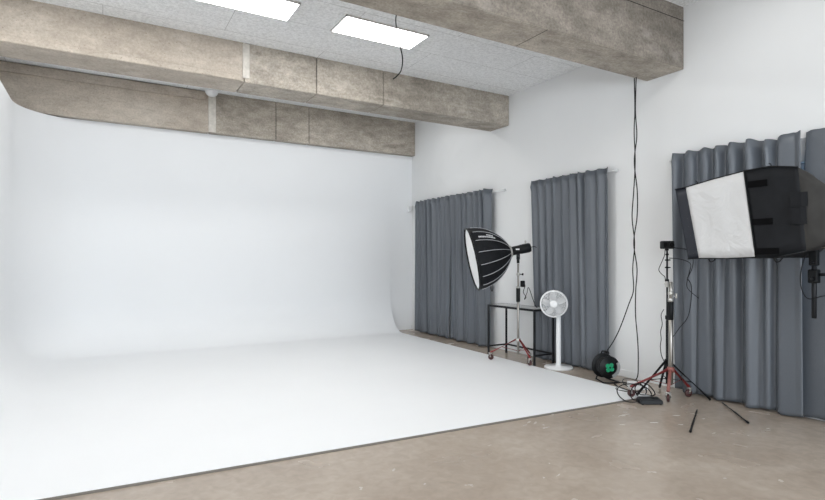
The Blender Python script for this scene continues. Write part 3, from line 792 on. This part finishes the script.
# ------------------------------------------------------------------ power box and cable tangle on the floor
right = V((.864, -.503, 0)); fwd = V((.503, .864, 0))
rz = Matrix.Rotation(math.atan2(-.503, .864), 4, 'Z')
pc = V((4.775, 3.440, 0))
t = thing('power_supply', 'black flat power supply box on the floor among the cables', 'power supply', tuple(pc))
bm = B(); w2, d2 = .116, .062
base = [(-w2, -d2), (w2, -d2), (w2, d2), (-w2, d2)]
def loc(u, v_, z): return pc + right * u + fwd * v_ + V((0, 0, z))
lo = [bm.verts.new(loc(u, v_, .006)) for u, v_ in base]
hi = [bm.verts.new(loc(u * .93, v_ * .9 + (.006), z)) for (u, v_), z in zip(base, (.046, .046, .058, .058))]
bm.faces.new(lo[::-1]); bm.faces.new(hi)
for i in range(4): bm.faces.new((lo[i], lo[(i + 1) % 4], hi[(i + 1) % 4], hi[i]))
bmesh.ops.bevel(bm, geom=bm.edges[:], offset=.008, segments=3, affect='EDGES')
obj('casing', bm, 'dgrey', t)
for u in (-.09, .09):
    for v_ in (-.042, .042): part('rubber_foot', 'rubber', t, lathe, loc(u, v_, 0), (0, 0, 1), [(.012, 0), (.012, .010)], 12)
bm = B()
for i in range(7): box(bm, loc(.02 + .010 * i, .01, .0545), (.004, .05, .003), rz)
obj('vents', bm, 'blackp', t)
def tangle(pts, label, r=.0055):
    return cable([(pc + right * u + fwd * v_ + V((0, 0, z))) for u, v_, z in pts], r, label, 'tangled_cable', 'tangled cables on the floor')
tangle([(-.10, .0, .03), (-.17, -.03, .022), (-.23, .02, .018), (-.265, .12, .05), (-.25, .20, .10), (-.17, .24, .135), (-.07, .20, .15), (.0, .16, .14), (.05, .20, .11), (.08, .26, .05), (.09, .30, .022)], 'black cable in a wide loop on the left of the power supply')
tangle([(-.085, .08, .055), (-.10, .10, .09), (-.09, .13, .14), (-.03, .15, .175), (.04, .15, .16), (.09, .13, .11), (.10, .10, .07), (.08, .09, .062)], 'black cable arching above the power supply')
tangle([(-.11, .02, .03), (-.15, .04, .03), (-.16, .09, .07), (-.12, .13, .13), (-.05, .18, .16), (.02, .22, .13), (.01, .28, .06), (-.05, .38, .026), (-.13, .52, .012), (-.10, .62, .012)], 'black cable climbing left of the power supply and trailing to the wall')
tangle([(.02, .32, .016), (-.04, .36, .06), (-.10, .42, .11), (-.06, .50, .135), (.06, .54, .12), (.14, .50, .07), (.16, .44, .016)], 'thin black cable looping behind the power supply near the wall', .004)
tangle([(.06, .075, .056), (.05, .11, .10), (.02, .15, .13), (-.01, .19, .10), (.0, .24, .04), (.06, .28, .018), (.16, .26, .012)], 'black cable twisted close behind the power supply')
# low white block by the wall behind the cables
bm = B(); q = V((5.20, 3.90, 0)); box(bm, q + V((0, 0, .04)), (.20, .10, .08), rz, .004)
tag(obj('white_block', bm, 'whitep', None, tuple(q)), 'low white block on the floor behind the cable tangle', 'block')

# ------------------------------------------------------------------ black stand legs lying on the floor
def loose_leg(a, b, label):
    a = V((*a, .012)); b = V((*b, .012)); d = (b - a).normalized()
    t = thing('stand_leg', label, 'stand leg', ((a.x + b.x) / 2, (a.y + b.y) / 2, 0), 'loose black stand legs on the floor')
    bm = B(); tube(bm, [a, a + (b - a) * .55], .0065, 12); tube(bm, [a + (b - a) * .5, b - d * .02], .008, 12); obj('tube', bm, 'black', t)
    bm = B(); tube(bm, [b - d * .035, b - d * .008, b], [.0105, .0105, .008], 12); obj('rubber_foot', bm, 'rubber', t)
loose_leg((4.93, 3.04), (4.25, 2.68), 'short black stand leg on the floor pointing at the camera')
loose_leg((5.40, 3.065), (4.93, 2.57), 'black stand leg on the floor close to the wide curtain')

# ------------------------------------------------------------------ large rectangular softbox at the right
def big_softbox():
    t = thing('rectangular_softbox', 'large rectangular softbox with white and black side, high at the right', 'softbox', (4.9, 2.055, 1.5))
    xn, xf = 4.62, 5.18
    # stations from the front lip to the back: (y top, z top, y bottom, z bottom, inset of the near/far sides)
    st = [(3.068, 2.108, 2.942, 1.462, .012), (2.955, 2.115, 2.830, 1.466, .0), (2.70, 2.155, 2.585, 1.464, -.008), (2.436, 2.188, 2.344, 1.474, -.012),
          (2.24, 2.198, 2.20, 1.468, -.008), (2.046, 2.165, 1.990, 1.522, .004, .13), (1.955, 2.085, 1.915, 1.560, .03, .15), (1.85, 1.97, 1.83, 1.64, .10, .13), (1.76, 1.91, 1.76, 1.74, .20, .05)]
    def ring(s):
        yt, zt, yb, zb, ins = s[:5]; fo = s[5] if len(s) > 5 else 0
        pts = []
        for k, (cx_, cz) in enumerate(((0, 0), (0, 1), (1, 1), (1, 0))):
            x = (xn + ins) if cx_ == 0 else (xf - ins)
            pts.append(V((x, yb + (yt - yb) * cz + fo * cx_, zb + (zt - zb) * cz)))
        return pts
    def loft(bm, s0, s1, sides=(0, 1, 2, 3), n=6, puff=.012, cap0=False, cap1=False):
        """side 0 = near face, 1 = top, 2 = far face, 3 = bottom"""
        A = ring(s0); Bq = ring(s1)
        m = 8
        grids = {}
        cen = V(((xn + xf) / 2, 0, 0))
        for sd in sides:
            a0, a1 = A[sd], A[(sd + 1) % 4]; b0, b1 = Bq[sd], Bq[(sd + 1) % 4]
            nrm = {0: V((-1, 0, 0)), 1: V((0, 0, 1)), 2: V((1, 0, 0)), 3: V((0, 0, -1))}[sd]
            g_ = [[None] * (m + 1) for _ in range(n + 1)]
            for i in range(n + 1):
                u = i / n
                for j in range(m + 1):
                    w = j / m
                    p = (a0 * (1 - w) + a1 * w) * (1 - u) + (b0 * (1 - w) + b1 * w) * u
                    p = p - nrm * puff * math.sin(PI * w) * math.sin(PI * u)
                    g_[i][j] = bm.verts.new(p)
            for i in range(n):
                for j in range(m):
                    f = bm.faces.new((g_[i][j], g_[i + 1][j], g_[i + 1][j + 1], g_[i][j + 1])); f.smooth = True
        if cap0: bm.faces.new([bm.verts.new(p) for p in A])
        if cap1: bm.faces.new([bm.verts.new(p) for p in Bq])
        bmesh.ops.remove_doubles(bm, verts=bm.verts, dist=.0004)
    bm = B(); loft(bm, st[0], st[1], puff=0); o = obj('front_lip', bm, 'lip', t); md = o.modifiers.new('thick', 'SOLIDIFY'); md.thickness = .006
    bm = B()
    for a, b in ((st[1], st[2]), (st[2], st[3])): loft(bm, a, b, (0,), 8, .004)
    o = obj('white_panel', bm, 'whitef', t, label='white fabric side panel'); md = o.modifiers.new('thick', 'SOLIDIFY'); md.thickness = .003
    bm = B()
    for a, b in ((st[1], st[2]), (st[2], st[3])): loft(bm, a, b, (1, 2, 3), 6, .002)
    for a, b in ((st[3], st[4]), (st[4], st[5])): loft(bm, a, b, (0, 1, 2, 3), 6, .002)
    sh = obj('black_shell', bm, 'blackf', t, label='black fabric shell'); md = sh.modifiers.new('thick', 'SOLIDIFY'); md.thickness = .004
    bm = B()
    for i in range(5, 8): loft(bm, st[i], st[i + 1], (0, 1, 2, 3), 5, -.01 if i < 7 else 0, cap1=(i == 7))
    o = obj('rear_cone', bm, 'mesh', t, label='grey sheer rear fabric')
    # front diffuser, set back in the lip (faces away)
    bm = B(); A = ring(st[0]); Bq = ring(st[1]); bm.faces.new([bm.verts.new(a * .4 + b * .6) for a, b in zip(A, Bq)])
    o = obj('diffuser', bm, 'diff', t); md = o.modifiers.new('thick', 'SOLIDIFY'); md.thickness = .003
    def near(y, z, lift=.004):
        # point on the near face plane
        for a, b in zip(st, st[1:]):
            k = 0
            ya = a[2] + (a[0] - a[2]) * (z - a[3]) / (a[1] - a[3]); yb = b[2] + (b[0] - b[2]) * (z - b[3]) / (b[1] - b[3])
            if ya >= y >= yb:
                u = (ya - y) / (ya - yb); return V((xn + a[4] * (1 - u) + b[4] * u - lift, y, z))
        return V((xn - lift, y, z))
    def patch(name, y0, y1, z0, z1, mat, parent, lift=.006, skew=0.0, label=None):
        bm = B(); fr = []; bk = []
        for i in range(7):
            y = y0 + (y1 - y0) * i / 6
            fr.append([bm.verts.new(near(y + skew * (z - z0), z, lift)) for z in (z0, z1)]); bk.append([bm.verts.new(near(y + skew * (z - z0), z, -.001)) for z in (z0, z1)])
        for i in range(6):
            bm.faces.new((fr[i][0], fr[i + 1][0], fr[i + 1][1], fr[i][1])); bm.faces.new((bk[i][0], bk[i][1], bk[i + 1][1], bk[i + 1][0]))
            bm.faces.new((fr[i][0], bk[i][0], bk[i + 1][0], fr[i + 1][0])); bm.faces.new((fr[i][1], fr[i + 1][1], bk[i + 1][1], bk[i][1]))
        for i in (0, 6): bm.faces.new((fr[i][0], fr[i][1], bk[i][1], bk[i][0]))
        return obj(name, bm, mat, parent, label=label)
    patch('fastening_strip', 2.405, 2.26, 2.045, 2.098, 'blackf2', sh); patch('fastening_strip', 2.37, 2.22, 1.735, 1.785, 'blackf2', sh); patch('fastening_strip', 2.335, 2.175, 1.495, 1.545, 'blackf2', sh)
    patch('pocket', 2.085, 1.985, 1.725, 1.965, 'blackf', sh, .012, .05)
    patch('pocket_flap', 2.09, 1.98, 1.86, 1.97, 'blackf', sh, .017, .05)
    # seams, edge piping, pull tabs
    bm = B(); tube(bm, [near(st[3][2] + (st[3][0] - st[3][2]) * w, st[3][3] + (st[3][1] - st[3][3]) * w, .004) for w in [i / 8 for i in range(9)]], .005, 6); obj('seam', bm, 'blackp', t)
    bm = B(); tube(bm, [V((xn + s[4], s[0], s[1] + .002)) for s in st[:6]], .006, 6); obj('edge_piping', bm, 'blackp', t)
    bm = B(); tube(bm, [V((xn + s[4], s[2], s[3] - .002)) for s in st[:6]], .006, 6); obj('edge_piping', bm, 'blackp', t)
    for y in (2.84, 2.23):
        s = st[2] if y > 2.5 else st[4]
        zt = 2.135 if y > 2.5 else 2.198
        bm = B(); tube(bm, [V((xn + .002, y, zt)), V((xn - .002, y + .01, zt + .022)), V((xn, y + .022, zt + .028))], .005, 6); obj('pull_tab', bm, 'blackp', t)
    for y in (2.72, 2.19):
        bm = B(); tube(bm, spline([V((xn + .01, y + .03, 1.466)), V((xn + .005, y + .012, 1.435)), V((xn + .005, y - .015, 1.44)), V((xn + .01, y - .035, 1.466))], 5), .005, 6); obj('strap', bm, 'blackp', t)
    # flash head behind and its bracket down to the arm
    bm = B(); lathe(bm, (4.9, 1.74, 1.84), (0, -1, -.06), [(.08, 0), (.09, .01), (.09, .03), (.062, .035), (.066, .05), (.066, .30), (.05, .32)], 28); fh = obj('flash_head', bm, 'blackp', t)
    bm = B(); box2(bm, (4.885, 1.55, 1.545), (4.915, 2.06, 1.557), .003); box2(bm, (4.885, 1.55, 1.55), (4.915, 1.58, 1.79), .003); obj('bracket', bm, 'chrome', t, label='silver bracket')
    bm = B(); box2(bm, (4.875, 2.025, 1.405), (4.925, 2.085, 1.543), .008); cyl(bm, (4.86, 2.055, 1.43), (4.94, 2.055, 1.43), .012); obj('tilt_mount', bm, 'blackp', t)
big_softbox()
def arm_stand():
    t = thing('boom_stand', 'black boom stand carrying the rectangular softbox from the right', 'light stand', (4.9, 1.05, 0))
    part('spigot', 'black', t, cyl, (4.9, 2.055, .985), (4.9, 2.055, 1.404), .0175, 18)
    bm = B(); box2(bm, (4.868, 2.02, 1.265), (4.932, 2.09, 1.375), .01); cyl(bm, (4.86, 2.055, 1.30), (4.84, 2.055, 1.30), .016); obj('clamp', bm, 'blackp', t)
    part('boom_arm', 'black', t, cyl, (4.9, 2.02, 1.335), (4.9, .95, 1.335), .012, 16)
    part('column', 'black', t, cyl, (4.9, 1.05, .14), (4.9, 1.05, 1.42), .016, 18)
    bm = B(); box2(bm, (4.865, 1.015, 1.30), (4.935, 1.085, 1.37), .01); obj('clamp', bm, 'blackp', t)
    for k in range(3):
        a = PI / 2 * 0 + PI + k * 2 * PI / 3; b = V((4.9 + .42 * math.cos(a), 1.05 + .42 * math.sin(a), .012))
        part('leg', 'black', t, tube, [V((4.9, 1.05, .40)), b], .010, 10)
arm_stand()
cable([(4.88, 2.10, 1.50), (4.865, 2.115, 1.44), (4.855, 2.13, 1.33), (4.86, 2.125, 1.22), (4.875, 2.08, 1.14), (4.88, 1.95, 1.17), (4.88, 1.80, 1.10), (4.87, 1.55, 1.05), (4.87, 1.22, 1.10), (4.885, 1.10, 1.18), (4.895, 1.069, 1.23)], .004, 'thin black cable drooping beside the mount of the rectangular softbox', 'mount_cable')

# ------------------------------------------------------------------ paint scuffs on the floor
rnd = random.Random(11)
scuffs = [(4.18, 3.30, .09), (4.30, 3.36, .05), (4.62, 3.05, .10), (4.74, 2.86, .04), (4.24, 3.02, .10), (4.40, 2.86, .06), (3.95, 3.12, .06), (4.95, 2.42, .04)]
for (x, y, L_) in scuffs:
    bm = B(); n = 9; vs = []
    for i in range(n):
        a = 2 * PI * i / n; r = rnd.uniform(.6, 1.2)
        p = V((x, y, 0)) + right * math.cos(a) * L_ * .4 * r + fwd * math.sin(a) * L_ * .12 * r
        vs.append(p)
    lo = [bm.verts.new(p) for p in vs]; hi = [bm.verts.new(p + V((0, 0, .0008))) for p in vs]
    bm.faces.new(hi); bm.faces.new(lo[::-1])
    for i in range(n): bm.faces.new((lo[i], lo[(i + 1) % n], hi[(i + 1) % n], hi[i]))
    o = obj('paint_scuff', bm, 'plaster', None, (x, y, 0)); o['kind'] = 'structure'

# ------------------------------------------------------------------ light
wd = bpy.data.worlds.new('sky'); sc.world = wd; wd.use_nodes = True
bg = wd.node_tree.nodes['Background']; bg.inputs['Color'].default_value = (.55, .75, 1.0, 1); bg.inputs['Strength'].default_value = 1.6
def area(name, loc, size, energy, rot, col=(1, 1, 1)):
    l = bpy.data.lights.new(name, 'AREA'); l.shape = 'RECTANGLE'; l.size, l.size_y = size; l.energy = energy; l.color = col
    o = bpy.data.objects.new(name, l); C.objects.link(o); o.location = loc; o.rotation_euler = rot; return o
# added frontal fill lamps at the two unseen openings behind the viewer
area('front_fill', (-.8, YF + .02, 1.9), (3.1, 2.0), 190, (PI / 2, 0, 0), (.93, .97, 1))
area('front_fill', (3.2, YF + .02, 1.9), (3.1, 2.0), 130, (PI / 2, 0, 0), (.93, .97, 1))

# the ceiling panels of the same kind outside the view, as lamps flush under the ceiling boards
for xs, yc, z, st_ in (((-.84, -2.38), 5.475, 4.06, 15.5), ((-2.38, -.84, .70, 2.24, 3.78), 2.375, 4.26, 8.0), ((-.84, .70, 2.24, 3.78), 8.075, 4.29, 7.0), ((-.84, .70, 2.24, 3.78), -.825, 4.26, 8.0)):
    for x in xs: area('panel_lamp', (x + .52, yc, z), (1.02, .43), PI * st_ * 1.02 * .43, (0, 0, 0), (1, .985, .96))

# ------------------------------------------------------------------ camera
cam = bpy.data.cameras.new('camera'); co = bpy.data.objects.new('camera', cam); C.objects.link(co)
co.location = (0, 0, 1.45); co.rotation_euler = (PI / 2, 0, -math.radians(30.2))
cam.sensor_width = 36; cam.lens = 36 * 532 / 825; cam.shift_y = 10 / 825; cam.clip_start = .05
sc.camera = co
vs = sc.view_settings
vs.view_transform = 'Standard'; vs.look = 'None'; vs.gamma = 1; vs.exposure = 0.07; vs.use_curve_mapping = False
